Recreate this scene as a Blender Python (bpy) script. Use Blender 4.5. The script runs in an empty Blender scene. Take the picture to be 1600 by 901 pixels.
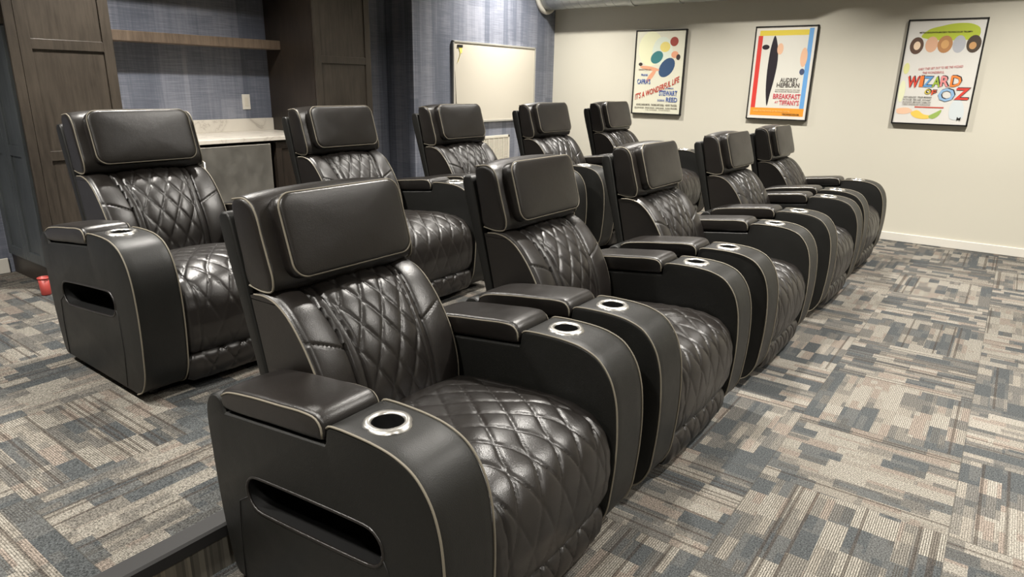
import bpy, bmesh, math, random
from mathutils import Vector, Matrix

C = bpy.context.scene.collection
random.seed(7)

# ---------------------------------------------------------------- camera
YAW, PITCH, ROLL, FPX = math.radians(36.1035), math.radians(-16.9785), math.radians(1.0815), 1049.3
cam = bpy.data.cameras.new('camera'); camo = bpy.data.objects.new('camera', cam); C.objects.link(camo)
fwd = Vector((math.cos(YAW)*math.cos(PITCH), math.sin(YAW)*math.cos(PITCH), math.sin(PITCH)))
rt = Vector((math.sin(YAW), -math.cos(YAW), 0)); up = rt.cross(fwd)
r2 = rt*math.cos(ROLL)+up*math.sin(ROLL); u2 = -rt*math.sin(ROLL)+up*math.cos(ROLL)
M = Matrix((r2, u2, -fwd)).transposed().to_4x4(); M.translation = Vector((-1.2592, -1.0354, 1.4038))
camo.matrix_world = M
cam.sensor_width = 36; cam.lens = FPX/1600*36; cam.clip_start = 0.05
bpy.context.scene.camera = camo

# ---------------------------------------------------------------- light, exposure
sc = bpy.context.scene
sc.view_settings.view_transform = 'Standard'; sc.view_settings.look = 'None'
sc.view_settings.gamma = 1; sc.view_settings.use_curve_mapping = False
sc.view_settings.exposure = 0.08
w = bpy.data.worlds.new('world'); sc.world = w; w.use_nodes = True
w.node_tree.nodes['Background'].inputs[0].default_value = (1, .95, .87, 1)
w.node_tree.nodes['Background'].inputs[1].default_value = 0.0
CEIL = 3.0
# recessed ceiling lights: x, y, power, size
LAMPS = [(4.95, 3.15, 62, .14), (4.75, 1.1, 66, .14), (4.75, -1.0, 72, .14), (4.75, -3.2, 60, .14),
         (1.8, 0.6, 66, .16), (1.8, -1.5, 84, .16), (1.5, -3.6, 80, .16),
         (0.9, 2.7, 64, .16), (-1.4, 2.3, 84, .16), (-1.4, 0.2, 52, .16), (-1.6, -2.4, 70, .16), (3.0, 1.9, 22, .16)]
SPREAD = math.radians(125)
LCOL = (1, .955, .885)

# ---------------------------------------------------------------- node helpers
def srgb(r, g, b):
    f = lambda c: (c/255/12.92) if c/255 <= .04045 else ((c/255+.055)/1.055)**2.4
    return (f(r), f(g), f(b), 1)
def mat(name, col=(128,128,128), rough=.5, metal=0, spec=.5, coat=0):
    m = bpy.data.materials.new(name); m.use_nodes = True
    b = m.node_tree.nodes['Principled BSDF']
    b.inputs['Base Color'].default_value = srgb(*col); b.inputs['Roughness'].default_value = rough
    b.inputs['Metallic'].default_value = metal; b.inputs['Specular IOR Level'].default_value = spec
    b.inputs['Coat Weight'].default_value = coat
    return m, m.node_tree, b
class NT:
    def __init__(s, nt): s.nt = nt
    def n(s, t, **kw):
        o = s.nt.nodes.new(t)
        for k, v in kw.items(): setattr(o, k, v)
        return o
    def put(s, sock, v):
        if hasattr(v, 'links') or hasattr(v, 'is_linked'): s.nt.links.new(v, sock)
        else: sock.default_value = v
    def m(s, op, a, b=0.0, c=0.0):
        o = s.n('ShaderNodeMath', operation=op)
        s.put(o.inputs[0], a); s.put(o.inputs[1], b); s.put(o.inputs[2], c); return o.outputs[0]
    def mix(s, f, a, b, mode='MIX'):
        o = s.n('ShaderNodeMix', data_type='RGBA', blend_type=mode)
        s.put(o.inputs[0], f); s.put(o.inputs[6], a); s.put(o.inputs[7], b); return o.outputs[2]
    def fmix(s, f, a, b):
        o = s.n('ShaderNodeMix', data_type='FLOAT'); s.put(o.inputs[0], f); s.put(o.inputs[2], a); s.put(o.inputs[3], b); return o.outputs[0]
    def xyz(s, x, y, z=0.0):
        o = s.n('ShaderNodeCombineXYZ'); s.put(o.inputs[0], x); s.put(o.inputs[1], y); s.put(o.inputs[2], z); return o.outputs[0]
    def sep(s, v):
        o = s.n('ShaderNodeSeparateXYZ'); s.put(o.inputs[0], v); return o.outputs
    def white(s, v, d='3D'):
        o = s.n('ShaderNodeTexWhiteNoise', noise_dimensions=d); s.put(o.inputs[0], v); return o.outputs[0]
    def noise(s, v, scale, detail=3, rough=.5):
        o = s.n('ShaderNodeTexNoise'); s.put(o.inputs['Vector'], v); o.inputs['Scale'].default_value = scale
        o.inputs['Detail'].default_value = detail; o.inputs['Roughness'].default_value = rough; return o.outputs[0]
    def ramp(s, f, stops, interp='LINEAR'):
        o = s.n('ShaderNodeValToRGB'); r = o.color_ramp; r.interpolation = interp
        while len(r.elements) < len(stops): r.elements.new(.5)
        for e, (p, c) in zip(r.elements, stops): e.position = p; e.color = c
        s.put(o.inputs[0], f); return o.outputs[0]
    def pos(s, local=False):
        if local: return s.n('ShaderNodeTexCoord').outputs['Object']
        return s.n('ShaderNodeNewGeometry').outputs['Position']
    def bump(s, h, strength, dist):
        o = s.n('ShaderNodeBump'); s.put(o.inputs['Height'], h); o.inputs['Strength'].default_value = strength
        o.inputs['Distance'].default_value = dist; return o.outputs[0]

def leather(name, col, rough, spec=.5):
    m, nt, b = mat(name, col, rough, spec=spec); N = NT(nt); p = N.pos(True)
    big = N.noise(p, 9, 4, .6)
    b.inputs['Roughness'].default_value = rough
    N.put(b.inputs['Roughness'], N.fmix(big, rough-.08, rough+.1))
    N.put(b.inputs['Base Color'], N.mix(N.noise(p, 5, 3), srgb(*[c*.85 for c in col]), srgb(*[min(255, c*1.18) for c in col])))
    v = N.n('ShaderNodeTexVoronoi'); v.inputs['Scale'].default_value = 420; N.put(v.inputs['Vector'], p)
    h = N.m('ADD', N.m('MULTIPLY', v.outputs[0], .6), N.m('MULTIPLY', N.noise(p, 30, 3), 1.1))
    N.put(b.inputs['Normal'], N.bump(h, .35, .0012))
    return m
LEATHER = leather('black_leather', (24, 21, 19), .34, .62)
LEATHER_FLAT = leather('black_leather_side', (18, 18, 16), .46, .42)
PIPING, _, _ = mat('grey_piping', (112, 106, 93), .6)
STITCH, _, _ = mat('dark_seam', (16, 15, 14), .7)
CHROME, _, _ = mat('brushed_steel', (190, 188, 183), .36, 1)
BLACKP, _, _ = mat('black_plastic', (14, 14, 14), .45)

def wood(name, c1, c2, rough=.38):
    m, nt, b = mat(name, c1, rough); N = NT(nt); p = N.pos()
    s = N.sep(p); v = N.xyz(N.m('MULTIPLY', s[0], 9), N.m('MULTIPLY', s[1], 9), N.m('MULTIPLY', s[2], .9))
    g = N.noise(v, 6, 6, .65); g2 = N.noise(p, 2.2, 3)
    f = N.m('MULTIPLY', N.m('ADD', g, g2), .5)
    N.put(b.inputs['Base Color'], N.ramp(f, [(.35, srgb(*c1)), (.65, srgb(*c2))]))
    N.put(b.inputs['Normal'], N.bump(g, .12, .001))
    return m
WOOD = wood('espresso_wood', (46, 41, 36), (74, 67, 59))
WOOD_SHELF = wood('walnut_wood', (80, 68, 57), (122, 106, 91), .5)
WOOD_SIDE = wood('cool_reflection_wood', (56, 60, 62), (82, 87, 89), .45)  # same cabinet wood, with a cool light reflection painted into its grey-blue colour
WOOD_DARK = wood('espresso_wood_end', (34, 29, 25), (54, 46, 39), .4)

def carpet():
    m, nt, b = mat('carpet_tiles', (120,120,110), .95, spec=.1); N = NT(nt); s = N.sep(N.pos())
    # which level (riser and platform share an offset grid)
    T = .61
    lvl = N.m('GREATER_THAN', s[2], .1)
    X = N.m('ADD', s[0], N.fmix(lvl, -.52+T*20, .70+T*20)); Y = N.m('ADD', s[1], N.fmix(lvl, .487+T*20, -1.215+T*20))
    ix = N.m('FLOOR', N.m('DIVIDE', X, T)); iy = N.m('FLOOR', N.m('DIVIDE', Y, T))
    par = N.m('MODULO', N.m('ADD', ix, iy), 2.0); par = N.m('GREATER_THAN', par, .5)
    # a: along the stripes, c: across them
    lx = N.m('SUBTRACT', X, N.m('MULTIPLY', ix, T)); ly = N.m('SUBTRACT', Y, N.m('MULTIPLY', iy, T))
    a = N.fmix(par, ly, lx); c = N.fmix(par, lx, ly)
    tid = N.white(N.xyz(ix, iy, 3.3))
    def layer(h, L, seed):
        row = N.m('FLOOR', N.m('DIVIDE', c, h))
        off = N.white(N.xyz(row, N.m('MULTIPLY', tid, 91.0), seed))
        k = N.m('ADD', N.m('DIVIDE', a, L), N.m('MULTIPLY', off, 7.0))
        # uneven lengths
        k2 = N.m('ADD', k, N.m('MULTIPLY', N.m('SINE', N.m('MULTIPLY', k, 4.4)), .14))
        col = N.m('FLOOR', k2)
        return N.white(N.xyz(N.m('ADD', row, N.m('MULTIPLY', tid, 57.0)), col, seed+.5))
    r1 = layer(T/9, .14, 1.0); r2_ = layer(T/20, .19, 2.0)
    v = N.m('ADD', N.m('MULTIPLY', r1, .76), N.m('ADD', N.m('MULTIPLY', r2_, .24), N.m('MULTIPLY', N.m('SUBTRACT', tid, .5), .16)))
    base = N.ramp(v, [(0, srgb(82,85,86)), (.24, srgb(95,96,95)), (.38, srgb(113,111,107)), (.47, srgb(131,127,120)), (.55, srgb(153,147,137)), (.64, srgb(149,138,128)), (.72, srgb(162,157,147)), (1, srgb(155,149,140))], 'CONSTANT')
    lightness = N.m('MULTIPLY', N.m('GREATER_THAN', v, .34), 1.0)
    # fine pile ribs along a
    fr = N.m('FRACT', N.m('MULTIPLY', c, 1/.0070)); rib = N.m('GREATER_THAN', fr, .58)
    rib = N.m('MULTIPLY', rib, N.m('MULTIPLY', lightness, N.fmix(tid, .35, .85)))
    colr = N.mix(rib, base, srgb(74, 70, 64))
    # dark pin lines at irregular rows
    rr = N.m('FLOOR', N.m('DIVIDE', c, .0102)); pin = N.m('GREATER_THAN', N.white(N.xyz(rr, tid, 9.0)), .92)
    colr = N.mix(N.m('MULTIPLY', pin, .6), colr, srgb(66, 58, 52))
    spk = N.noise(N.pos(), 190, 3, .85)
    colr = N.mix(1.0, colr, N.ramp(spk, [(.36, (.17,.17,.17,1)), (.64, (1.05,1.05,1.05,1))]), 'MULTIPLY')
    # tile joints
    j = N.m('MINIMUM', N.m('MINIMUM', lx, N.m('SUBTRACT', T, lx)), N.m('MINIMUM', ly, N.m('SUBTRACT', T, ly)))
    colr = N.mix(N.m('MULTIPLY', N.m('LESS_THAN', j, .002), .5), colr, srgb(60, 58, 54))
    N.put(b.inputs['Base Color'], colr)
    N.put(b.inputs['Normal'], N.bump(N.m('ADD', spk, N.m('MULTIPLY', rib, -.5)), .5, .003))
    return m
CARPET = carpet()
def riser_mat():
    m, nt, b = mat('carpet_riser', (90,86,78), .95, spec=.1); N = NT(nt); s = N.sep(N.pos())
    f = N.white(N.xyz(N.m('FLOOR', N.m('MULTIPLY', s[0], 120)), 1.0, 1.0))
    g = N.white(N.xyz(N.m('FLOOR', N.m('MULTIPLY', s[0], 14)), 4.0, 1.0))
    N.put(b.inputs['Base Color'], N.mix(N.m('MULTIPLY', f, .8), N.ramp(g, [(0, srgb(84,84,80)), (1, srgb(160,148,128))]), srgb(58,56,52)))
    return m
RISER = riser_mat()

def plaster(name, col, bumpy=.1):
    m, nt, b = mat(name, col, .75, spec=.25); N = NT(nt)
    N.put(b.inputs['Normal'], N.bump(N.noise(N.pos(), 90, 3), bumpy, .002)); return m
BEIGE = plaster('cream_paint', (203, 199, 185)); CEILM = plaster('ceiling_paint', (206, 200, 188))
WHITE, _, _ = mat('white_trim', (218, 214, 204), .45)
def wallpaper():
    m, nt, b = mat('blue_wallpaper', (90,98,122), .5, spec=.4); N = NT(nt); s = N.sep(N.pos())
    h = N.m('ADD', s[0], s[1])
    strip = N.white(N.xyz(N.m('FLOOR', N.m('DIVIDE', N.m('ADD', h, N.m('MULTIPLY', N.noise(N.xyz(0.0, 0.0, s[2]), .7), .03)), .083)), 2.0, 0.0))
    cell = N.white(N.xyz(N.m('FLOOR', N.m('DIVIDE', h, .25)), N.m('FLOOR', N.m('DIVIDE', s[2], .31)), 5.0))
    silk = N.noise(N.xyz(N.m('MULTIPLY', h, 3.0), 0.0, N.m('MULTIPLY', s[2], 90.0)), 1.5, 5, .7)
    ver = N.noise(N.xyz(N.m('MULTIPLY', h, 40.0), 0.0, N.m('MULTIPLY', s[2], 2.0)), 1.2, 4, .6)
    f = N.m('ADD', N.m('ADD', N.m('MULTIPLY', strip, .2), N.m('MULTIPLY', silk, .62)), N.m('ADD', N.m('MULTIPLY', ver, .3), N.m('MULTIPLY', cell, .12)))
    N.put(b.inputs['Base Color'], N.ramp(f, [(.3, srgb(80,85,98)), (.55, srgb(103,108,121)), (.82, srgb(146,149,160))]))
    N.put(b.inputs['Roughness'], N.fmix(silk, .35, .65))
    N.put(b.inputs['Normal'], N.bump(silk, .35, .002))
    return m
BLUE = wallpaper()
def marble():
    m, nt, b = mat('white_marble', (205,200,190), .3); N = NT(nt); p = N.pos()
    d = N.n('ShaderNodeTexNoise'); d.inputs['Scale'].default_value = 3; d.inputs['Detail'].default_value = 6; d.inputs['Distortion'].default_value = 1.6; N.put(d.inputs['Vector'], p)
    k = N.m('ABSOLUTE', N.m('SUBTRACT', d.outputs[0], .5))
    N.put(b.inputs['Base Color'], N.ramp(k, [(0, srgb(184,176,166)), (.012, srgb(206,200,189)), (.1, srgb(214,208,197))])); return m
MARBLE = marble()
def steel():
    m, nt, b = mat('stainless_steel', (196,193,186), .4, 1); N = NT(nt); s = N.sep(N.pos())
    n = N.noise(N.xyz(N.m('MULTIPLY', s[0], 4.0), s[1], N.m('MULTIPLY', s[2], 4.0)), 3, 4)
    N.put(b.inputs['Roughness'], N.fmix(n, .34, .55)); return m
STEEL = steel()
GALV, gnt, gb = mat('galvanised_steel', (176,178,178), .38, .9)
_N = NT(gnt); _v = _N.n('ShaderNodeTexVoronoi'); _v.inputs['Scale'].default_value = 25; _N.put(_v.inputs['Vector'], _N.pos())
_N.put(gb.inputs['Roughness'], _N.fmix(_v.outputs[0], .3, .55))
FRAMEB, _, _ = mat('black_frame', (22, 21, 20), .4)
BOARD, _, _ = mat('whiteboard_surface', (200, 194, 180), .25)
ALU, _, _ = mat('aluminium_frame', (196, 194, 188), .35, .6)
VENTM, _, _ = mat('vent_enamel', (214, 208, 194), .45)
VENTD, _, _ = mat('vent_inside', (150, 138, 116), .8)
RUBBER, _, _ = mat('black_rubber', (22, 21, 21), .55)
REDP, _, _ = mat('red_plastic', (158, 62, 56), .45)

# ---------------------------------------------------------------- mesh helpers
def link(name, verts, faces, m, parent=None, smooth=True, angle=None):
    me = bpy.data.meshes.new(name); me.from_pydata([tuple(v) for v in verts], [], faces); me.update()
    bm = bmesh.new(); bm.from_mesh(me); bmesh.ops.recalc_face_normals(bm, faces=bm.faces); bm.to_mesh(me); bm.free()
    if smooth: me.polygons.foreach_set('use_smooth', [True]*len(me.polygons))
    if angle: me.set_sharp_from_angle(angle=math.radians(angle))
    for mm in (m if isinstance(m, list) else [m]): me.materials.append(mm)
    o = bpy.data.objects.new(name, me); C.objects.link(o)
    if parent: o.parent = parent
    return o
class MB:
    def __init__(s): s.v = []; s.f = []
    def add(s, v, f):
        b = len(s.v); s.v += [tuple(p) for p in v]; s.f += [tuple(i+b for i in q) for q in f]
    def box(s, x0, x1, y0, y1, z0, z1, r=0):
        if r <= 0:
            v = [(x, y, z) for x in (x0, x1) for y in (y0, y1) for z in (z0, z1)]
            s.add(v, [(0,1,3,2),(4,6,7,5),(0,4,5,1),(2,3,7,6),(0,2,6,4),(1,5,7,3)]); return s
        bm = bmesh.new(); bmesh.ops.create_cube(bm, size=1)
        for q in bm.verts: q.co = Vector(((x0+x1)/2+q.co.x*(x1-x0), (y0+y1)/2+q.co.y*(y1-y0), (z0+z1)/2+q.co.z*(z1-z0)))
        bmesh.ops.bevel(bm, geom=list(bm.edges), offset=r, segments=2, affect='EDGES', profile=.5)
        bm.verts.index_update(); s.add([q.co[:] for q in bm.verts], [[q.index for q in f.verts] for f in bm.faces]); bm.free(); return s
    def tube(s, pts, r, closed=False, n=8):
        pts = [Vector(p) for p in pts]; N_ = len(pts); rings = []
        prev = None
        for i, p in enumerate(pts):
            a = pts[i-1] if (i or closed) else p; b = pts[(i+1) % N_] if (i < N_-1 or closed) else p
            t = (b-a).normalized()
            if prev is None:
                ref = Vector((0,0,1)) if abs(t.z) < .9 else Vector((1,0,0)); nrm = t.cross(ref).normalized()
            else:
                nrm = (prev - t*prev.dot(t)).normalized()
            prev = nrm; bi = t.cross(nrm)
            rings.append([p+nrm*r*math.cos(k*2*math.pi/n)+bi*r*math.sin(k*2*math.pi/n) for k in range(n)])
        v = [q for R_ in rings for q in R_]; f = []
        for i in range(N_ if closed else N_-1):
            j = (i+1) % N_
            for k in range(n): f.append((i*n+k, i*n+(k+1)%n, j*n+(k+1)%n, j*n+k))
        if not closed: f.append(tuple(range(n))); f.append(tuple((N_-1)*n+k for k in range(n)))
        s.add(v, f); return s
    def prism(s, poly, axis, a0, a1):
        # poly: 2D points in the two other axes (in xyz order)
        def P(p, a):
            q = list(p); q.insert(axis, a); return tuple(q)
        n = len(poly); v = [P(p, a0) for p in poly]+[P(p, a1) for p in poly]
        s.add(v, [tuple(range(n)), tuple(range(n, 2*n))]+[(i, (i+1)%n, n+(i+1)%n, n+i) for i in range(n)]); return s
    def lathe(s, prof, cx, cy, n=24, closed=False):
        v = [(cx+r*math.cos(k*2*math.pi/n), cy+r*math.sin(k*2*math.pi/n), z) for r, z in prof for k in range(n)]; f = []
        m_ = len(prof)
        for i in range(m_ if closed else m_-1):
            j = (i+1) % m_
            for k in range(n): f.append((i*n+k, i*n+(k+1)%n, j*n+(k+1)%n, j*n+k))
        s.add(v, f); return s
    def build(s, name, m, parent=None, smooth=False, angle=None): return link(name, s.v, s.f, m, parent, smooth, angle)

def catmull(pts, step, closed=False):
    P = [Vector(p) for p in pts]; n = len(P); out = []
    for i in range(n if closed else n-1):
        p0 = P[i-1] if (i or closed) else P[0]*2-P[1]
        p1, p2 = P[i], P[(i+1) % n]
        p3 = P[(i+2) % n] if (i+2 < n or closed) else P[-1]*2-P[-2]
        k = max(1, int(round((p2-p1).length/step)))
        # centripetal knots: no overshoot where the spacing is uneven
        t0 = 0.; t1 = t0+max((p1-p0).length, 1e-6)**.5; t2 = t1+max((p2-p1).length, 1e-6)**.5; t3 = t2+max((p3-p2).length, 1e-6)**.5
        for j in range(k):
            t = t1+(t2-t1)*j/k
            A1 = p0*((t1-t)/(t1-t0))+p1*((t-t0)/(t1-t0)); A2 = p1*((t2-t)/(t2-t1))+p2*((t-t1)/(t2-t1)); A3 = p2*((t3-t)/(t3-t2))+p3*((t-t2)/(t3-t2))
            B1 = A1*((t2-t)/(t2-t0))+A2*((t-t0)/(t2-t0)); B2 = A2*((t3-t)/(t3-t1))+A3*((t-t1)/(t3-t1))
            out.append(B1*((t2-t)/(t2-t1))+B2*((t-t1)/(t2-t1)))
    if not closed: out.append(P[-1])
    return out
def normals2(loop, closed=True):
    n = len(loop); out = []
    for i in range(n):
        a = loop[i-1] if (i or closed) else loop[0]; b = loop[(i+1)%n] if (i < n-1 or closed) else loop[-1]
        t = (b-a).normalized(); out.append(Vector((t.y, -t.x)))
    return out
def area(loop): return sum(loop[i-1].x*loop[i].y-loop[i].x*loop[i-1].y for i in range(len(loop)))/2
def soft_prism(loop, x0, x1, r, bulge=0, seg=3, mid=6, cap=0):
    """closed (y,z) loop swept along x from x0 to x1 with rounded rims; middle may swell by bulge"""
    if area(loop) < 0: loop = loop[::-1]
    nn = normals2(loop)   # outward for ccw
    st = []
    for k in range(seg+1):
        a = k/seg*math.pi/2; st.append((x0+r*(1-math.sin(a)) if False else x0+r*(1-math.cos(a)), -r*(1-math.sin(a))))
    for k in range(1, mid): st.append((x0+r+(x1-x0-2*r)*k/mid, 0))
    for k in range(seg, -1, -1):
        a = k/seg*math.pi/2; st.append((x1-r*(1-math.cos(a)), -r*(1-math.sin(a))))
    v = []; f = []; n = len(loop)
    for x, off in st:
        u = (x-(x0+x1)/2)/((x1-x0)/2); o = off+bulge*max(0, 1-u*u)**.7
        for p, q in zip(loop, nn): v.append((x, p.x+q.x*o, p.y+q.y*o))
    for i in range(len(st)-1):
        for k in range(n): f.append((i*n+k, i*n+(k+1)%n, (i+1)*n+(k+1)%n, (i+1)*n+k))
    f.append(tuple(range(n))); f.append(tuple((len(st)-1)*n+k for k in range(n)))
    return v, f
def side_line(loop2, x): return [(x, p.x, p.y) for p in loop2]
def stadium(c0, c1, r, n=10):
    c0, c1 = Vector(c0), Vector(c1); d = (c1-c0).normalized(); a0 = math.atan2(d.y, d.x); out = []
    for k in range(n+1): a = a0-math.pi/2+math.pi*k/n; out.append(c1+Vector((math.cos(a), math.sin(a)))*r)
    for k in range(n+1): a = a0+math.pi/2+math.pi*k/n; out.append(c0+Vector((math.cos(a), math.sin(a)))*r)
    return out
def boolean_cut(o, cutters):
    for c in cutters:
        md = o.modifiers.new('cut', 'BOOLEAN'); md.operation = 'DIFFERENCE'; md.object = c; md.solver = 'EXACT'; md.material_mode = 'TRANSFER'
    bpy.context.view_layer.update()
    dg = bpy.context.evaluated_depsgraph_get()
    me = bpy.data.meshes.new_from_object(o.evaluated_get(dg))
    o.modifiers.clear(); old = o.data; o.data = me; bpy.data.meshes.remove(old)
    for c in cutters:
        cm = c.data; bpy.data.objects.remove(c); bpy.data.meshes.remove(cm)
    me.polygons.foreach_set('use_smooth', [True]*len(me.polygons)); me.set_sharp_from_angle(angle=math.radians(28))

def tag(o, label=None, cat=None, group=None, kind=None):
    if label: o['label'] = label
    if cat: o['category'] = cat
    if group: o['group'] = group
    if kind: o['kind'] = kind
    return o
def empty(name, loc, label=None, cat=None, group=None):
    o = bpy.data.objects.new(name, None); C.objects.link(o); o.location = loc; o.empty_display_size = .1
    return tag(o, label, cat, group)
def struct(o): o['kind'] = 'structure'; return o

# ---------------------------------------------------------------- the room
XW, YB, YN, XR, H0 = 6.132, 3.78, 4.15, 3.66, .151   # cream wall, blue wall, niche wall, return, platform
XL, YF = -4.6, -5.6; YP = .64
struct(MB().box(XL, XW, YF, YP, -.1, 0).build('floor', CARPET))
struct(MB().box(XL, XW, YP, YN, -.1, H0).build('floor_platform', [CARPET]))
struct(MB().box(XL, XW, YP-.006, YP, 0, H0-.03).build('trim_1', RISER))
# rubber stair nosing on the platform edge
nz = [(YP+.05, H0+.0005), (YP+.05, H0+.004), (YP-.012, H0+.005), (YP-.02, H0-.001), (YP-.02, H0-.036), (YP-.006, H0-.036), (YP-.006, H0+.0005)]
struct(MB().prism(nz, 0, XL, XW-.001).build('trim_2', RUBBER))
struct(MB().box(XW, XW+.1, YF-.1, YN+.1, -.1, CEIL).build('wall_right', BEIGE))
struct(MB().box(XR, XW, YB, YN+.1, -.1, CEIL).build('wall_back', BLUE))
struct(MB().box(XL, XR, YN, YN+.1, -.1, CEIL).build('wall_back_niche', BLUE))
struct(MB().box(XL-.1, XL, YF-.1, YN+.1, -.1, CEIL).build('wall_left', BEIGE))
struct(MB().box(XL, XW, YF-.1, YF, -.1, CEIL).build('wall_front', BEIGE))
struct(MB().box(XL-.1, XW+.1, YF-.1, YN+.1, CEIL, CEIL+.1).build('ceiling', CEILM))
def board(name, x0, x1, y0, y1, z0, z1):
    struct(MB().box(x0, x1, y0, y1, z0, z1, .004).build(name, WHITE))
board('baseboard_right', XW-.014, XW-.001, YF, YP-.03, .001, .082)
board('baseboard_right_platform', XW-.014, XW-.001, YP+.06, YB-.015, H0+.001, H0+.085)
board('baseboard_back', XR+.01, XW-.016, YB-.014, YB-.001, H0+.001, H0+.085)
board('baseboard_back_niche', XL, .225, YN-.014, YN-.001, H0+.001, H0+.1)

# recessed ceiling lights
LLAB = ['recessed ceiling light nearest the corner of blue and cream walls', 'recessed ceiling light before the first poster on the cream wall',
 'recessed ceiling light before the rightmost poster on the cream wall', 'recessed ceiling light at the front end of the row along the cream wall',
 'recessed ceiling light above the middle of the front row', 'recessed ceiling light above the open floor before the front row', 'recessed ceiling light of the middle row nearest the front wall',
 'recessed ceiling light above the tall left cabinet end', 'recessed ceiling light over the left of the platform', 'recessed ceiling light above and left of the viewpoint',
 'recessed ceiling light behind the viewpoint', 'recessed ceiling light above the middle of the back row']
def lamp(i, x, y, pw, size):
    z = CEIL
    t = empty('recessed_light', (x, y, z), LLAB[i], 'ceiling light', 'recessed ceiling lights')
    MB().lathe([(.085, -.001), (.1, -.001), (.1, -.009), (.082, -.012), (.078, -.004)], 0, 0, 32, True).build('trim_ring', WHITE, t, True)
    m = EMIT
    MB().lathe([(.0001, -.003), (.08, -.003)], 0, 0, 32).build('lens', m, t, True)
    L = bpy.data.lights.new('lamp_light', 'AREA'); L.shape = 'DISK'; L.size = size; L.energy = pw; L.color = LCOL; L.spread = SPREAD
    lo = bpy.data.objects.new('lamp_light', L); C.objects.link(lo); lo.parent = t; lo.location = (0, 0, -.03)
EMIT = bpy.data.materials.new('lamp_lens'); EMIT.use_nodes = True
_b = EMIT.node_tree.nodes['Principled BSDF']; _b.inputs['Emission Color'].default_value = (*LCOL, 1); _b.inputs['Emission Strength'].default_value = 8
for i, (x, y, p_, s_) in enumerate(LAMPS): lamp(i, x, y, p_, s_)

# ---------------------------------------------------------------- recliner prototype
def quilt(u, v, wd, ht):
    a = (u/wd+v/ht) % 1.0; b = (u/wd-v/ht) % 1.0
    g = 1/math.hypot(1/wd, 1/ht)
    da = min(a, 1-a)*g; db = min(b, 1-b)*g
    sa = math.sin(math.pi*a); sb = math.sin(math.pi*b)
    crease = (1-math.exp(-da/.0032))*(1-math.exp(-db/.0032))
    return .62*crease+.38*(max(sa, 0)*max(sb, 0))**.5
def sstep(a, b, x):
    t = min(1, max(0, (x-a)/(b-a))); return t*t*(3-2*t)
def polyl(pts, step):  # resampled smooth open polyline as Vectors 2D
    return catmull(pts, step)
def loft_surface(path, nx, half, fn, name, m, parent, back=None):
    """sheet across x (-half..half) following a (y,z) path; fn(x, s, i) gives the outward offset"""
    P = [Vector(p) for p in path]; n = len(P); nn = normals2(P, False)
    S = [0]
    for i in range(1, n): S.append(S[-1]+(P[i]-P[i-1]).length)
    v = []; f = []
    for i in range(n):
        for k in range(nx+1):
            x = -half+2*half*k/nx; o = fn(x, S[i], S[-1]); v.append((x, P[i].x+nn[i].x*o, P[i].y+nn[i].y*o))
    W = nx+1
    for i in range(n-1):
        for k in range(nx): f.append((i*W+k, i*W+k+1, (i+1)*W+k+1, (i+1)*W+k))
    # close the body: side walls and the back through an inner path
    b0 = len(v)
    for i in range(n):
        for x in (-half, half):
            q = back(P[i]) if back else P[i]; v.append((x, q[0], q[1]))
    for i in range(n-1):
        f.append((i*W, (i+1)*W, b0+2*(i+1), b0+2*i)); f.append((i*W+nx, b0+2*i+1, b0+2*(i+1)+1, (i+1)*W+nx))
        f.append((b0+2*i, b0+2*(i+1), b0+2*(i+1)+1, b0+2*i+1))
    f.append(tuple(range(W))+(b0+1, b0)); f.append(tuple((n-1)*W+k for k in range(W))+(b0+2*n-1, b0+2*n-2))
    return link(name, v, f, m, parent, True, 50)

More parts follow.
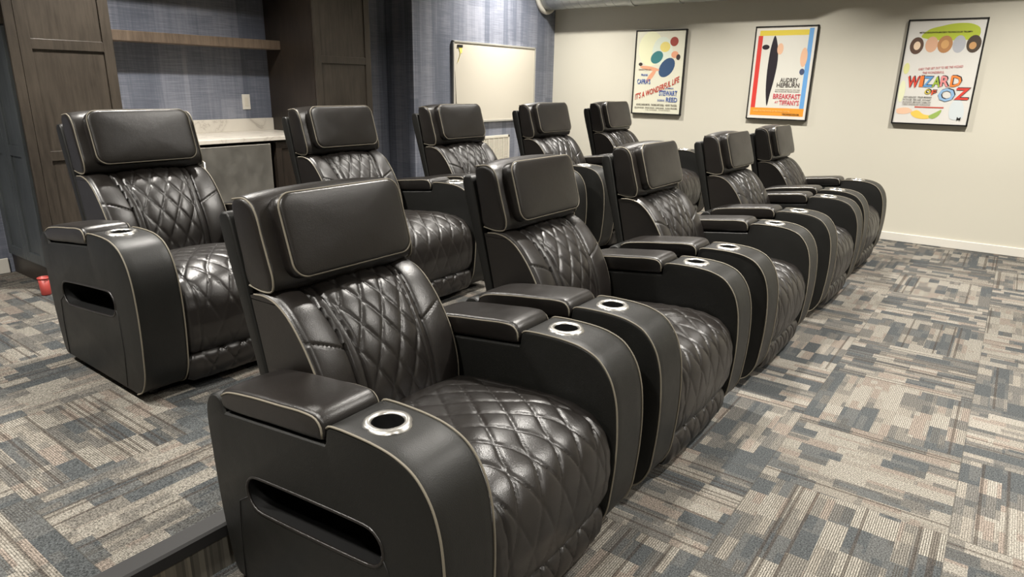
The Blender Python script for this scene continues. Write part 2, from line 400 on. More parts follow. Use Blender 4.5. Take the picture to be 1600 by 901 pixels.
ARM_IN, ARM_OUT = .300, .476
def build_recliner():
    root = empty('recliner_armchair', (0, 0, 0))
    # --- arms
    arm_pts = [(-.135,.035),(-.185,.06),(-.222,.12),(-.238,.22),(-.245,.33),(-.243,.43),(-.232,.515),(-.208,.58),(-.165,.63),(-.11,.653),(-.05,.661),(.02,.662),(.07,.66),(.1,.655),(.112,.64),(.116,.612)]
    front = polyl(arm_pts, .012)
    rear = polyl([(.53,.568),(.538,.59),(.56,.6),(.59,.59),(.61,.562),(.617,.52),(.612,.42),(.597,.24),(.572,.1),(.556,.05),(.535,.035)], .014)
    loop = front+[Vector((.118,.604))]+[Vector((.118+(.522-.118)*k/10, .604+(.558-.604)*k/10)) for k in range(1, 10)]+[Vector((.526,.556))]+rear
    for s in (-1, 1):
        x0, x1 = (ARM_IN, ARM_OUT) if s > 0 else (-ARM_OUT, -ARM_IN)
        v, f = soft_prism(loop, x0, x1, .012)
        arm = link('arm', v, f, LEATHER_FLAT, root)
        slot = stadium((.402,.352), (-.012,.392), .052)
        xo = ARM_OUT*s
        c1 = MB().prism([(p.x, p.y) for p in slot], 0, min(xo-.15*s, xo+.05*s), max(xo-.15*s, xo+.05*s)).build('cut', BLACKP)
        cx = .388*s
        c2 = MB().lathe([(.038, .58), (.038, .70)], cx, -.002, 32)
        c2.f += [tuple(range(32)), tuple(range(32, 64))]; c2 = c2.build('cut', LEATHER_FLAT)
        boolean_cut(arm, [c1, c2]); arm.parent = root
        # piping on both front rims
        edge = [p for p in front[:-3]]
        nn = normals2(edge, False)
        pip = [Vector((p.x, p.y))+Vector((-0.0, 0)) for p in edge]
        for xx in (x0+.002, x1-.002):
            MB().tube([(xx, p.x, p.y) for p in pip], .0029).build('piping', PIPING, arm, True)
        rim = MB().tube([((ARM_OUT-.001)*s, p.x, p.y) for p in catmull(slot, .02, True)], .0045, True)
        rim.build('pocket_rim', LEATHER, arm, True)
        sm = MB()
        sm.tube([((ARM_OUT+.0002)*s, .452, .33), ((ARM_OUT+.0002)*s, .495, .30), ((ARM_OUT+.0002)*s, .507, .2), ((ARM_OUT+.0002)*s, .507, .045)], .002)
        sm.build('seam', STITCH, arm, True); sm = MB()
        sm.tube([((ARM_OUT+.0002)*s, -.058, .385), ((ARM_OUT+.0002)*s, -.078, .35), ((ARM_OUT+.0002)*s, -.08, .2), ((ARM_OUT+.0002)*s, -.06, .05)], .002)
        sm.build('seam', STITCH, arm, True)
        # --- cup holder: scalloped steel ring and a dark well
        n = 64; vv = []; ff = []
        prof = [(.0375, .664), (.039, .6685), (.045, .6695), (.053, .6675), (.056, .6605)]
        for j, (r, z) in enumerate(prof):
            for k in range(n):
                a = 2*math.pi*k/n; sc_ = 1+(.10*(abs(math.cos(2.5*a+.5))**.5-.5)*(j/4))
                vv.append((cx+r*sc_*math.cos(a), -.002+r*sc_*math.sin(a), z))
        for j in range(len(prof)-1):
            for k in range(n): ff.append((j*n+k, j*n+(k+1)%n, (j+1)*n+(k+1)%n, (j+1)*n+k))
        cup = link('cup_holder', vv, ff, CHROME, root)
        MB().lathe([(.0376, .665), (.0365, .655), (.0362, .60), (.030, .592), (.0005, .591)], cx, -.002, 32).build('cup_well', BLACKP, cup, True)
        # --- padded lid behind the cup holder
        lidl = catmull([(.118,.628),(.124,.612),(.15,.606),(.3,.590),(.50,.569),(.527,.572),(.536,.592),(.53,.612),(.50,.628),(.4,.647),(.28,.661),(.18,.672),(.14,.671),(.122,.655)], .012, True)
        v, f = soft_prism(lidl, x0-.002, x1+.002, .014, .004, 4)
        lid = link('armrest_lid', v, f, LEATHER, root)
        top = catmull([(.121,.622),(.124,.648),(.14,.665),(.18,.668),(.28,.657),(.4,.643),(.50,.624),(.526,.609)], .015)
        for xx in (x0-.0005, x1+.0005):
            MB().tube([(xx, p.x, p.y-.003) for p in top], .0028).build('piping', PIPING, lid, True)
    # --- base between the arms
    MB().box(-.299, .299, -.16, .50, .05, .40, .01).build('base', BLACKP, root, False)
    # --- seat cushion
    sp = catmull([(.43,.425),(.33,.445),(.167,.466),(.02,.477),(-.11,.477),(-.18,.455),(-.222,.405),(-.240,.33),(-.238,.25),(-.225,.195),(-.205,.172),(-.17,.168)], .0052)
    def seat_fn(x, s, L):
        cross = 1-(abs(x)/.298)**2.6
        edge = sstep(.298, .272, abs(x))
        region = sstep(.16, .18, s)*sstep(0, .012, .238-abs(x))*sstep(0, .03, L-.03-s)*(1-.55*sstep(.62, .8, s))
        vq = s/.13 if s < .56 else .56/.13+(s-.56)/.21
        q = quilt(x, vq, .098, 1.0)
        puff = .6+.4*sstep(.3, .6, s)
        o = (.036-.024*sstep(.45, .62, s))*cross*sstep(0, .15, s)-.016*(1-edge)
        o += .0092*region*(q-.6)*puff-.004*math.exp(-((abs(x)-.240)/.004)**2)*sstep(.16, .2, s)
        # pleats running from the quilting to the arms
        o += .0012*(1-region)*sstep(.25, .35, s)*math.sin(s*2*math.pi/.065)*edge
        o += .003*math.sin(x*23+s*9)*math.sin(s*13+1)*cross
        return o
    seat = loft_surface(sp, 112, .297, seat_fn, 'seat_cushion', LEATHER, root, lambda p: (max(p.x+.05, min(p.x+.05, .40)) if p.x < .0 else p.x, p.y-.06 if p.x > -.15 else p.y))
    # --- footrest panel
    fp = catmull([(-.17,.160),(-.205,.163),(-.222,.148),(-.228,.11),(-.220,.07),(-.202,.047),(-.17,.042)], .005)
    def foot_fn(x, s, L):
        edge = sstep(.298, .27, abs(x)); q = quilt(x, s/.16+.3, .098, 1.0); reg = sstep(0, .03, s)*sstep(0, .09, L-s)*sstep(0, .012, .238-abs(x))
        return .004*(1-(abs(x)/.3)**3)+.010*reg*(q-.5)*edge-.012*(1-edge)
    loft_surface(fp, 100, .297, foot_fn, 'footrest', LEATHER, root, lambda p: (max(p.x+.03, -.15), p.y))
    # --- backrest cushion: plain bolsters, narrow seam bands, quilted middle
    bp = catmull([(.355,.40),(.352,.47),(.362,.54),(.383,.605),(.408,.655),(.45,.719),(.503,.777),(.55,.805),(.60,.815),(.645,.812)], .0055)[::-1]
    def back_fn(x, s, L):
        t = s/L                            # 0 top .. 1 bottom
        c = .178-.024*sstep(.1, .6, t)      # where the seam band runs
        ax = abs(x)
        edge = sstep(.279, .262, ax)
        bol = max(0, 1-((ax-(c+.279)/2)/((.279-c)/2+.004))**2)**.5 if ax > c-.004 else 0
        mid = .012+.016*(1-(ax/c)**2) if ax < c else 0
        rgn = sstep(0, .010, c-.030-ax)*sstep(.05, .09, s)
        o = .017*bol*edge+(mid if ax < c else 0)
        o += .0080*rgn*(quilt(x, s+.02, .080, .135)-.6)
        # seam band: two grooves
        o -= .007*math.exp(-((ax-c)/.004)**2)+.006*math.exp(-((ax-(c-.028))/.003)**2)
        # cross seam halfway down each bolster
        if ax > c:
            sx = .245+.45*(.279-ax)
            o -= .006*math.exp(-((s-sx)/.0032)**2)*edge
        o *= sstep(0, .05, s+.012)
        return o
    def backp(p):
        z = p.y; return (max(p.x+.0, .60+.235*(z-.55)) , z if z < .8 else z-.005)
    # flip the path so the surface faces forward
    br = loft_surface(bp, 124, .278, lambda x, s, L: back_fn(x, s, L), 'backrest', LEATHER, root, backp)
    for s in (-1, 1):
        MB().tube([(.2775*s, p.x-.001, p.y) for p in bp], .0029).build('piping', PIPING, br, True)
    # --- headrest block
    hl = catmull([(.668,.838),(.60,.828),(.562,.838),(.556,.868),(.570,.92),(.590,.985),(.606,1.04),(.625,1.07),(.655,1.085),(.69,1.084),(.713,1.07),(.712,1.02),(.69,.92)], .014, True)
    v, f = soft_prism(hl, -.279, .279, .016, .016, 4, 14)
    hb = link('headrest', v, f, LEATHER, root)
    edge = catmull([(.668,.834),(.60,.826),(.560,.836),(.554,.868),(.568,.92),(.588,.985),(.604,1.04),(.623,1.07),(.655,1.085),(.712,1.078)], .014)
    for s in (-1, 1):
        MB().tube([(.273*s, p.x, p.y) for p in edge], .0029).build('piping', PIPING, hb, True)
    # --- pillow
    bmid = Vector((0, .545, .858)); up_ = Vector((0, .068, .232)).normalized(); nrm = Vector((0, -up_.z, up_.y)); Hh = .243; Wd = .232
    def rr(wd, h0, h1, r, n=7):
        out = []
        for cx_, cy_, a0 in ((wd-r, h1-r, 0), (-wd+r, h1-r, 90), (-wd+r, h0+r, 180), (wd-r, h0+r, 270)):
            for k in range(n+1): a = math.radians(a0+90*k/n); out.append((cx_+r*math.cos(a), cy_+r*math.sin(a)))
        # subdivide the straight sides
        res = []
        for i, p in enumerate(out):
            res.append(p); q = out[(i+1)%len(out)]; d = math.hypot(q[0]-p[0], q[1]-p[1]); k = int(d/.03)
            for j in range(1, k): res.append((p[0]+(q[0]-p[0])*j/k, p[1]+(q[1]-p[1])*j/k))
        return res
    base = rr(Wd, 0, Hh, .045); cxy = (0, Hh/2); n = len(base)
    lay = [(.90, -.03), (.975, -.022), (1.0, 0), (1.005, .02), (.995, .036), (.975, .043)]
    lay += [(.975*math.cos(k*math.pi/2/9), .043+.011*math.sin(k*math.pi/2/9)**.8) for k in range(1, 9)]
    v = []; f = []
    for sc_, d in lay:
        for a, b in base:
            aa = cxy[0]+(a-cxy[0])*sc_; bb = cxy[1]+(b-cxy[1])*sc_
            if sc_ > .97: # shrink by inset, not scale
                pass
            v.append(bmid+Vector((aa, 0, 0))+up_*bb+nrm*d)
    for i in range(len(lay)-1):
        for k in range(n): f.append((i*n+k, i*n+(k+1)%n, (i+1)*n+(k+1)%n, (i+1)*n+k))
    f.append(tuple(range(n))); f.append(tuple((len(lay)-1)*n+k for k in range(n)))
    pl = link('head_pillow', v, f, LEATHER, root)
    MB().tube([bmid+Vector((a*.992, 0, 0))+up_*(cxy[1]+(b-cxy[1])*.985)+nrm*.041 for a, b in base], .0029, True).build('piping', PIPING, pl, True)
    # --- rear shell
    sh = [(.776,1.022),(.765,1.036),(.735,1.038),(.726,1.025),(.66,.76),(.602,.52),(.575,.35),(.555,.12),(.53,.06),(.565,.05),(.59,.12),(.61,.33),(.636,.50),(.70,.735)]
    v, f = soft_prism([Vector(p) for p in catmull(sh, .03, True)], -.282, .282, .008)
    link('back_shell', v, f, LEATHER_FLAT, root)
    # --- feet
    for x in (-.39, .39):
        for y in (-.08, .46):
            MB().lathe([(.0005, 0), (.022, 0), (.024, .006), (.018, .045), (.0005, .045)], x, y, 16).build('foot', BLACKP, root, True)
    return root
proto = build_recliner()
def children(o): return [c for c in bpy.data.objects if c.parent == o]
def copy_tree(o, parent=None):
    kids = children(o); c = o.copy(); C.objects.link(c)
    if parent: c.parent = parent
    for k in kids: copy_tree(k, c)
    return c
FR = [(0.0661,-.0009,.0125),(1.1946-.0451,.0034,.0042),(2.3892-.0802,-.0042,0),(3.5838+.0313,-.0081,-.0122),(4.7784+.0279,.0099,-.009)]
BR = [(.3472-.0337,1.6542+.0751,-.0173),(.3472+1.102+.0572,1.6542+.0674,-.0201),(.3472+2.204-.0111,1.6542+.0076,.0027),(.3472+3.306-.0146,1.6542-.0634,-.0109),(.3472+4.408+.0022,1.6542-.0867,.0086)]
LF = ['black leather recliner at the near end of the front row, largest in the picture',
      'second black leather recliner from the near end of the front row',
      'middle black leather recliner of the five in the front row',
      'fourth black leather recliner of the front row, one before the far end',
      'black leather recliner at the far end of the front row, nearest the cream wall']
LB = ['black leather recliner at the left end of the raised back row, before the panelled cabinet',
      'second black leather recliner from the left in the back row, before the right-hand tall cabinet',
      'middle black leather recliner of the back row, standing left of the wall vent',
      'fourth black leather recliner of the back row, below the right edge of the whiteboard',
      'black leather recliner at the right end of the back row, beside the romance film poster']
first = True
for spots, labs, z in ((FR, LF, 0), (BR, LB, H0)):
    for (x, y, a), lb in zip(spots, labs):
        o = proto if first else copy_tree(proto); first = False
        # the turn is about the middle of the chair
        o.location = (x+.3*math.sin(a), y+.3-.3*math.cos(a), z+.001); o.rotation_euler = (0, 0, a)
        tag(o, lb, 'recliner', 'black leather theater recliners')

# ---------------------------------------------------------------- cabinets along the back
YC = 3.52
def shaker(x0, x1, z0, z1, y, rails, m, name, parent, st=.06, th=.02):
    """door facing -y: frame of stiles and rails round recessed panels; rails: (z0, z1) of the inner ones"""
    b = MB()
    b.box(x0, x0+st, y-th, y, z0, z1, .002); b.box(x1-st, x1, y-th, y, z0, z1, .002)
    for a, c in [(z0, z0+st)]+rails+[(z1-st, z1)]: b.box(x0+st-.001, x1-st+.001, y-th+.0008, y, a, c, .002)
    b.box(x0+st-.005, x1-st+.005, y-th*.45, y-.001, z0+.01, z1-.01)
    return b.build(name, m, parent)
def shaker_side(y0, y1, z0, z1, x, rails, m, name, parent, st=.06, th=.02):
    b = MB()
    b.box(x-th, x, y0, y0+st, z0, z1, .002); b.box(x-th, x, y1-st, y1, z0, z1, .002)
    for a, c in [(z0, z0+st)]+rails+[(z1-st, z1)]: b.box(x-th+.0008, x, y0+st-.001, y1-st+.001, a, c, .002)
    b.box(x-th*.45, x-.001, y0+st-.005, y1-st+.005, z0+.01, z1-.01)
    return b.build(name, m, parent)
CT = 2.42
tl = empty('tall_cabinet', (.52, 3.8, H0), 'tall dark wood cabinet with panelled doors at the left, behind the leftmost recliner', 'cabinet')
def local(o, root): o.location = -root.location; return o
def P(o, root):
    o.parent = root; o.location = -root.location; return o
P(MB().box(.255, .805, YC+.021, YN-.002, H0+.001, CT).build('body', WOOD_DARK), tl)
P(MB().box(.25, .30, YC-.001, YC+.02, H0+.13, CT, .002).build('corner_stile', WOOD), tl)
P(shaker(.302, .803, H0+.135, CT-.003, YC+.02, [(.915,.972),(1.54,1.597)], WOOD, 'door', None), tl)
P(MB().box(.245, .805, YC+.006, YC+.03, H0+.001, H0+.128).build('plinth', WOOD_DARK), tl)
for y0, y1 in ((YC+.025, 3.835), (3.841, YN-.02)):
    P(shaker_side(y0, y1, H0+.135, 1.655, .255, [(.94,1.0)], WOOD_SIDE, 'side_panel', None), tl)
    P(shaker_side(y0, y1, 1.665, CT-.003, .255, [], WOOD, 'side_panel', None), tl)
tr = empty('tall_cabinet', (2.6, 3.8, H0), 'tall dark wood cabinet with panelled door between the wall niche and whiteboard wall', 'cabinet')
P(MB().box(2.305, 2.885, YC+.021, YN-.002, H0+.001, CT).build('body', WOOD_DARK), tr)
P(shaker(2.307, 2.886, H0+.135, CT-.003, YC+.02, [(.915,.972),(1.53,1.587)], WOOD, 'door', None), tr)
P(MB().box(2.31, 2.88, YC+.04, YC+.06, H0+.001, H0+.128).build('plinth', WOOD_DARK), tr)
def base_cab(x0, x1, lab):
    t = empty('base_cabinet', ((x0+x1)/2, 3.85, H0), lab, 'cabinet')
    P(MB().box(x0, x1, YC+.021, YN-.002, H0+.1, .952).build('body', WOOD_DARK), t)
    P(shaker(x0+.003, x1-.003, H0+.11, .94, YC+.02, [], WOOD_DARK, 'door', None, .05), t)
    P(MB().box(x0, x1, YC+.08, YC+.1, H0+.001, H0+.1).build('plinth', WOOD_DARK), t)
base_cab(1.882, 2.303, 'narrow dark wood base cabinet under the counter, right of the steel fridge')
base_cab(.807, 1.20, 'dark wood base cabinet under the counter, left of the steel fridge')
ct = empty('countertop', (1.55, 3.83, .955), 'white marble counter with backsplash in the niche between the tall cabinets', 'countertop')
P(MB().box(.807, 2.303, YC-.025, YN-.002, .956, .986, .003).build('slab', MARBLE), ct)
P(MB().box(.807, 2.303, YN-.022, YN-.002, .986, 1.085, .002).build('backsplash', MARBLE), ct)
fr = empty('undercounter_fridge', (1.53, 3.8, H0), 'stainless steel undercounter fridge below the white counter', 'fridge')
P(MB().box(1.235, 1.836, YC+.03, YN-.03, H0+.02, .94, .004).build('body', BLACKP), fr)
P(MB().box(1.238, 1.833, YC-.012, YC+.026, H0+.08, .936, .005).build('door', STEEL), fr)
P(MB().box(1.25, 1.82, YC+.0, YC+.029, H0+.001, H0+.075).build('kick_plate', BLACKP), fr)
P(MB().tube([(1.27, YC-.014, .45), (1.27, YC-.05, .46), (1.27, YC-.05, .84), (1.27, YC-.014, .85)], .008).build('handle', CHROME, None, True), fr)
tag(MB().box(.807, 2.303, 3.95, YN-.002, 1.632, 1.70, .003).build('floating_shelf', WOOD_SHELF), 'thick brown wooden shelf spanning the blue niche above the counter', 'shelf')
uc = empty('upper_cabinet', (1.55, 3.9, 1.98), 'dark wood cabinet bridging the top of the blue niche', 'cabinet')
ou = empty('wall_outlet', (2.07, YN, 1.217), 'white outlet plate on the blue niche wall above the counter', 'outlet')
P(MB().box(2.035, 2.107, YN-.007, YN-.0005, 1.158, 1.278, .003).build('cover_plate', WHITE), ou)
P(MB().box(2.055, 2.087, YN-.010, YN-.006, 1.183, 1.253, .002).build('receptacle', VENTM), ou)
P(MB().box(.807, 2.303, 3.74, YN-.002, 2.2, CT, .002).build('body', WOOD_DARK), uc)

# ---------------------------------------------------------------- whiteboard, vent
wb = empty('whiteboard', (4.96, YB, 1.4), 'wide whiteboard with thin metal frame on the blue wall', 'whiteboard')
x0, x1, z0, z1 = 4.218, 5.70, .987, 1.812
P(MB().box(x0+.01, x1-.01, YB-.018, YB-.001, z0+.01, z1-.01).build('board', BOARD), wb)
fb = MB()
for a in ((x0, x1, z1-.018, z1), (x0, x1, z0, z0+.022), (x0, x0+.018, z0, z1), (x1-.018, x1, z0, z1)): fb.box(a[0], a[1], YB-.026, YB-.001, a[2], a[3], .003)
P(fb.build('frame', ALU), wb)
P(MB().prism([(x0+.033, 1.52), (x0+.045, .995), (x0+.062, .995)], 1, YB-.0192, YB-.018).build('loose_edge', BLACKP), wb)
tg = empty('hanging_tag', (4.32, YB-.02, 1.77), 'small yellow tag with black clip at the top left corner of the whiteboard', 'tag')
YEL, _, _ = mat('yellow_paper', (226, 212, 110), .6)
P(MB().box(4.285, 4.365, YB-.026, YB-.0195, 1.748, 1.773).build('clip', BLACKP), tg)
P(MB().prism([(4.305, 1.747), (4.36, 1.747), (4.36, 1.70), (4.335, 1.69), (4.31, 1.64), (4.285, 1.60), (4.293, 1.60), (4.322, 1.66), (4.325, 1.70)], 1, YB-.0225, YB-.0195).build('paper', YEL), tg)
vt = empty('wall_vent', (4.93, YB, .6), 'cream return-air vent grille on the blue wall behind the back row', 'vent')
vx0, vx1, vz0, vz1 = 4.62, 5.222, .36, .83
P(MB().box(vx0+.02, vx1-.02, YB-.006, YB-.001, vz0+.02, vz1-.02).build('backing', VENTD), vt)
fb = MB()
for a in ((vx0, vx1, vz1-.03, vz1), (vx0, vx1, vz0, vz0+.03), (vx0, vx0+.03, vz0, vz1), (vx1-.03, vx1, vz0, vz1)): fb.box(a[0], a[1], YB-.014, YB-.001, a[2], a[3], .003)
for k in range(1, 6): xx = vx0+.03+(vx1-vx0-.06)*k/6; fb.box(xx-.005, xx+.005, YB-.013, YB-.004, vz0+.02, vz1-.02)
P(fb.build('frame', VENTM), vt)
sl = MB(); z = vz0+.035
while z < vz1-.035:
    sl.prism([(YB-.012, z), (YB-.005, z+.008), (YB-.004, z+.008), (YB-.011, z)], 0, vx0+.03, vx1-.03); z += .013
P(sl.build('louvers', VENTM), vt)

# ---------------------------------------------------------------- duct along the cream wall
dx, dz = 5.898, 2.42
def ring(y0, y1, r, rb=None):
    pr = [(r, y0), (r, y1)]
    return pr
def ytube(prof, n=48, closed=True):
    v = [(dx+r*math.cos(k*2*math.pi/n), y, dz+r*math.sin(k*2*math.pi/n)) for r, y in prof for k in range(n)]; f = []
    m_ = len(prof)
    for i in range(m_ if closed else m_-1):
        j = (i+1) % m_
        for k in range(n): f.append((i*n+k, i*n+(k+1)%n, j*n+(k+1)%n, j*n+k))
    return v, f
du = empty('air_duct', (dx, 2, dz), 'round silver spiral air duct under the ceiling along the cream wall', 'duct')
v, f = ytube([(.178, YB-.02), (.178, .85), (.12, .65), (.12, YF+.5)], closed=False)
b = MB(); b.add(v, f)
P(b.build('duct_pipe', GALV, None, True), du)
sp_ = []; n = 36; turns = int((YB-.05-2.75)/.105)
for k in range(turns*n+1): a = 2*math.pi*k/n; sp_.append((dx+.179*math.cos(a), YB-.05-.105*k/n, dz+.179*math.sin(a)))
P(MB().tube(sp_, .003, n=5).build('spiral_seam', GALV, None, True), du)
fl = MB(); v, f = ytube([(.18, YB-.001), (.222, YB-.001), (.228, YB-.02), (.222, YB-.042), (.18, YB-.045)]); fl.add(v, f)
P(fl.build('wall_collar', WHITE, None, True), du)
for yy in (2.62, 2.08):
    fl = MB(); v, f = ytube([(.176, yy-.03), (.187, yy-.028), (.187, yy+.028), (.176, yy+.03)]); fl.add(v, f)
    P(fl.build('coupling', GALV, None, True, 30), du)

# ---------------------------------------------------------------- framed posters on the cream wall
PW, PH = .6055, .909
def flat(name):
    return mat
_pm = {}
def pmat(c):
    if c not in _pm: _pm[c] = mat('ink_%d_%d_%d' % c, c, .5)[0]
    return _pm[c]
def poster(yl, zt, label, paper, items, texts):
    """yl: y of the left side seen from the room; u runs right, v runs down, both 0..1"""
    t = empty('framed_poster', (XW, yl-PW/2, zt-PH/2), label, 'poster', 'framed film posters')
    ox, oy, oz = t.location
    xb = XW-.03
    pt = lambda u, v, d=0: (xb-d-ox, yl-u*PW-oy, zt-v*PH-oz)
    fb = MB(); q = .012
    for a in ((0, 1, 0, q/PH), (0, 1, 1-q/PH, 1), (0, q/PW, 0, 1), (1-q/PW, 1, 0, 1)):
        fb.box(xb-.006-ox, XW-.001-ox, yl-a[1]*PW-oy, yl-a[0]*PW-oy, zt-a[3]*PH-oz, zt-a[2]*PH-oz, .0015)
    fb.build('frame', FRAMEB, t)
    MB().box(xb+.003-ox, XW-.002-ox, yl-.99*PW-oy, yl-.01*PW-oy, zt-.99*PH-oz, zt-.01*PH-oz).build('print', pmat(paper), t)
    d = 0
    by = {}
    for col, poly in items:
        d += 1
        b = by.setdefault((col, d), MB()); n = len(poly)
        if area([Vector((p[0], -p[1])) for p in poly]) < 0: poly = poly[::-1]
        dd = -.003+.00012*d
        b.add([pt(u, v, dd) for u, v in poly], [tuple(range(n))])
    for (col, _), b in by.items():
        fc = b.build('artwork', pmat(col), t)
    for ti, (txt, u, v, wd, ht, col, rot, sh) in enumerate(texts):
        cu = bpy.data.curves.new('txt', 'FONT'); cu.body = txt; cu.align_x = 'LEFT'; cu.resolution_u = 2; cu.offset = .02
        to = bpy.data.objects.new('txt', cu); C.objects.link(to); bpy.context.view_layer.update()
        me = bpy.data.meshes.new_from_object(to.evaluated_get(bpy.context.evaluated_depsgraph_get()))
        bpy.data.objects.remove(to); bpy.data.curves.remove(cu)
        xs = [p.co.x for p in me.vertices]; ys = [p.co.y for p in me.vertices]
        ax, bx, ay, by_ = min(xs), max(xs), min(ys), max(ys)
        for p in me.vertices:
            a = (p.co.x-ax)/(bx-ax)*wd; c = (by_-p.co.y)/(by_-ay)*ht
            vv = v+c-rot*a*(1+sh*(a/wd-.5)); p.co = pt(u+a, vv, .0006+.00012*ti)
        me.materials.append(pmat(col)); me.name = 'lettering'
        o = bpy.data.objects.new('lettering', me); C.objects.link(o); o.parent = t
    return t
def rect(u0, v0, u1, v1): return [(u0, v0), (u1, v0), (u1, v1), (u0, v1)]
def ell(u, v, a, b, n=20, rot=0): return [(u+a*math.cos(k*2*math.pi/n)*math.cos(rot)-b*math.sin(k*2*math.pi/n)*math.sin(rot), v+(a*math.cos(k*2*math.pi/n)*math.sin(rot)+b*math.sin(k*2*math.pi/n)*math.cos(rot))*.67) for k in range(n)]
def smear(pts): return [tuple(p) for p in catmull(pts, .03, True)]
# 1: soft coloured shapes where the illustration is, title rising to the right
red, navy, teal, skin, dk = (186,66,52), (52,78,112), (58,122,124), (222,160,126), (60,50,46)
it = [((226,226,190), ell(.32,.22,.25,.30)), ((214,222,206), ell(.55,.25,.2,.25)),
      ((222,206,120), ell(.60,.20,.10,.09)), (teal, ell(.45,.32,.13,.10,rot=-.6)), (navy, ell(.66,.44,.19,.13,rot=-.9)),
      (skin, ell(.32,.45,.20,.035,rot=.15)), (skin, ell(.36,.54,.15,.04,rot=-.9)), (skin, ell(.80,.29,.07,.06)),
      ((150,66,54), ell(.77,.14,.08,.08)), (dk, ell(.87,.32,.04,.05)), (dk, ell(.13,.40,.04,.03))]
blue = (64,92,160)
tx = [("IT'S A WONDERFUL LIFE", .065, .755, .86, .075, red, .22, .35),
      ("DIRECTED BY", .10, .455, .26, .018, (140,120,110), 0, 0), ("FRANK", .16, .515, .14, .026, blue, 0, 0), ("CAPRA'S", .085, .575, .27, .062, blue, 0, 0),
      ("JAMES", .66, .675, .17, .02, blue, 0, 0), ("STEWART", .55, .71, .36, .062, blue, 0, 0), ("DONNA", .53, .815, .14, .026, blue, 0, 0), ("REED", .70, .79, .22, .055, blue, 0, 0),
      ("LIONEL BARRYMORE   THOMAS MITCHELL   HENRY TRAVERS", .10, .872, .82, .024, (90,84,76), 0, 0),
      ("BEULAH BONDI   FRANK FAYLEN   WARD BOND   GLORIA GRAHAME", .07, .912, .86, .018, (90,84,76), 0, 0), ("H.B. WARNER   TODD KARNS", .3, .94, .5, .012, (120,112,100), 0, 0)]
poster(2.6578, 2.002, 'framed romance film poster with red slanted title, leftmost on the cream wall', (216,214,194), it, tx)
# 2: yellow, red, blue and orange bands
it = [((232,220,196), rect(.06,.055,.94,.95)), ((216,214,204), rect(.06,.075,.94,.87)), ((222,200,72), rect(.08,.045,.87,.10)), ((208,62,54), rect(.06,.10,.135,.87)), ((104,160,214), rect(.865,.03,.935,.87)),
      ((228,150,50), rect(.06,.87,.94,.955)),
      ((34,28,36), smear([(.33,.10),(.39,.20),(.42,.36),(.40,.55),(.36,.72),(.33,.85),(.29,.72),(.27,.55),(.27,.36),(.29,.20)])),
      ((226,182,150), ell(.44,.24,.05,.09)), ((34,28,36), ell(.20,.22,.06,.04)),
      ((226,182,150), ell(.83,.33,.055,.15)), ((70,80,110), ell(.83,.48,.04,.05))]
pk = (198,70,84)
tx = [("AUDREY", .50, .545, .29, .048, (70,64,60), 0, 0), ("HEPBURN", .455, .598, .365, .048, (70,64,60), 0, 0),
      ("GEORGE PEPPARD  PATRICIA NEAL  BUDDY EBSEN", .44, .665, .40, .012, (120,112,104), 0, 0), ("MARTIN BALSAM  MICKEY ROONEY", .44, .685, .40, .012, (120,112,104), 0, 0),
      ("BREAKFAST", .42, .715, .44, .055, pk, 0, 0), ("AT", .455, .795, .06, .022, pk, 0, 0), ("TIFFANY'S", .53, .782, .32, .055, pk, 0, 0),
      ("BASED ON THE NOVEL BY TRUMAN CAPOTE", .12, .895, .60, .018, (240,190,110), 0, 0), ("TECHNICOLOR", .60, .925, .28, .02, (70,50,20), 0, 0)]
poster(1.3167, 2.001, 'framed film poster with yellow, red, blue and orange bands, middle one on the cream wall', (222,218,208), it, tx)
# 3: green cap, five plain ovals, bright title letters
it = [((176,190,60), smear([(.20,.16),(.28,.10),(.45,.065),(.62,.045),(.82,.055),(.92,.10),(.92,.17),(.60,.20),(.35,.19)])),
      ((92,70,58), ell(.16,.245,.09,.12)), ((214,170,140), ell(.35,.235,.08,.11)), ((176,128,84), ell(.52,.235,.095,.12)),
      ((176,178,184), ell(.695,.235,.08,.12)), ((74,62,52), ell(.875,.235,.09,.12)),
      ((232,206,178), ell(.165,.245,.045,.06)), ((206,160,104), ell(.52,.235,.05,.06)), ((196,150,100), ell(.865,.25,.045,.05)),
      ((214,214,150), ell(.08,.46,.04,.08)), ((222,224,190), ell(.07,.68,.045,.16)), ((232,190,160), smear([(.04,.86),(.2,.84),(.26,.87),(.18,.90),(.05,.89)])), ((236,196,90), smear([(.24,.89),(.32,.86),(.42,.90),(.55,.91),(.48,.94),(.30,.93)])), ((150,176,90), smear([(.48,.92),(.56,.88),(.64,.85),(.62,.90),(.54,.94)])),
      ((190,80,66), rect(.28,.824,.66,.836)), ((204,212,214), smear([(.74,.80),(.82,.74),(.90,.80),(.92,.92),(.76,.93)])),
      ]
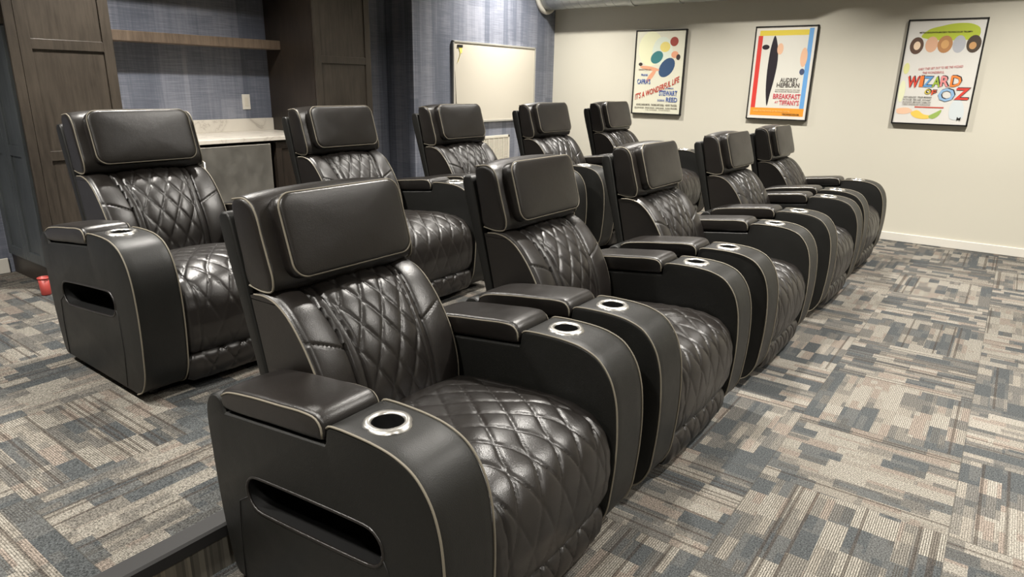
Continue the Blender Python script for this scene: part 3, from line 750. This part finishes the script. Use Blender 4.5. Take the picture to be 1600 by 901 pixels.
# drop-shadowed title letters
tx = [("METRO-GOLDWYN-MAYER'S TECHNICOLOR TRIUMPH", .17, .115, .66, .016, (70,60,40), 0, 0),
      ("GAILY THEY SET OUT TO SEE THE WIZARD", .24, .455, .56, .022, (196,130,130), .05, 0), ("THE WONDERFUL", .30, .49, .28, .022, (196,130,130), .03, 0)]
for ch, u, v, wd, ht, col in (("W",.125,.535,.15,.11,(212,70,54)), ("I",.285,.53,.05,.105,(222,120,56)), ("Z",.335,.535,.12,.10,(96,150,200)), ("A",.455,.535,.10,.10,(150,176,62)), ("R",.555,.53,.11,.10,(220,140,140)), ("D",.68,.525,.135,.105,(228,130,60)),
                              ("O",.375,.655,.08,.05,(206,186,70)), ("F",.465,.665,.06,.045,(214,90,60)), ("O",.555,.645,.21,.125,(140,176,210)), ("Z",.765,.64,.18,.11,(206,66,56))):
    tx.append((ch, u+.012, v-.007, wd, ht, (44,40,46), 0, 0)); tx.append((ch, u, v, wd, ht, col, 0, 0))
tx += [("JUDY GARLAND * FRANK MORGAN", .11, .725, .37, .02, (70,66,62), 0, 0), ("RAY BOLGER * BERT LAHR * JACK HALEY", .11, .75, .37, .02, (70,66,62), 0, 0), ("BILLIE BURKE  MARGARET HAMILTON", .11, .775, .37, .014, (110,104,98), 0, 0), ("CHARLEY GRAPEWIN AND THE MUNCHKINS", .11, .797, .37, .014, (110,104,98), 0, 0), ("M", .85, .915, .05, .03, (50,50,50), 0, 0)]
poster(-.0491, 2.017, 'framed film poster with large multicoloured lettering and green top, rightmost on the cream wall', (214,212,206), it, tx)

# ---------------------------------------------------------------- small things
cp = empty('plastic_cup', (.178, 3.44, H0), 'small red plastic cup on the carpet by the left cabinet base', 'cup')
MB().lathe([(.0005, .001), (.024, .001), (.026, .006), (.031, .104), (.029, .104), (.024, .008), (.0005, .007)], 0, 0, 32).build('cup_body', REDP, cp, True)
MB().lathe([(.031, .1), (.0345, .102), (.0345, .107), (.030, .109), (.0285, .105)], 0, 0, 32, True).build('rim', REDP, cp, True)
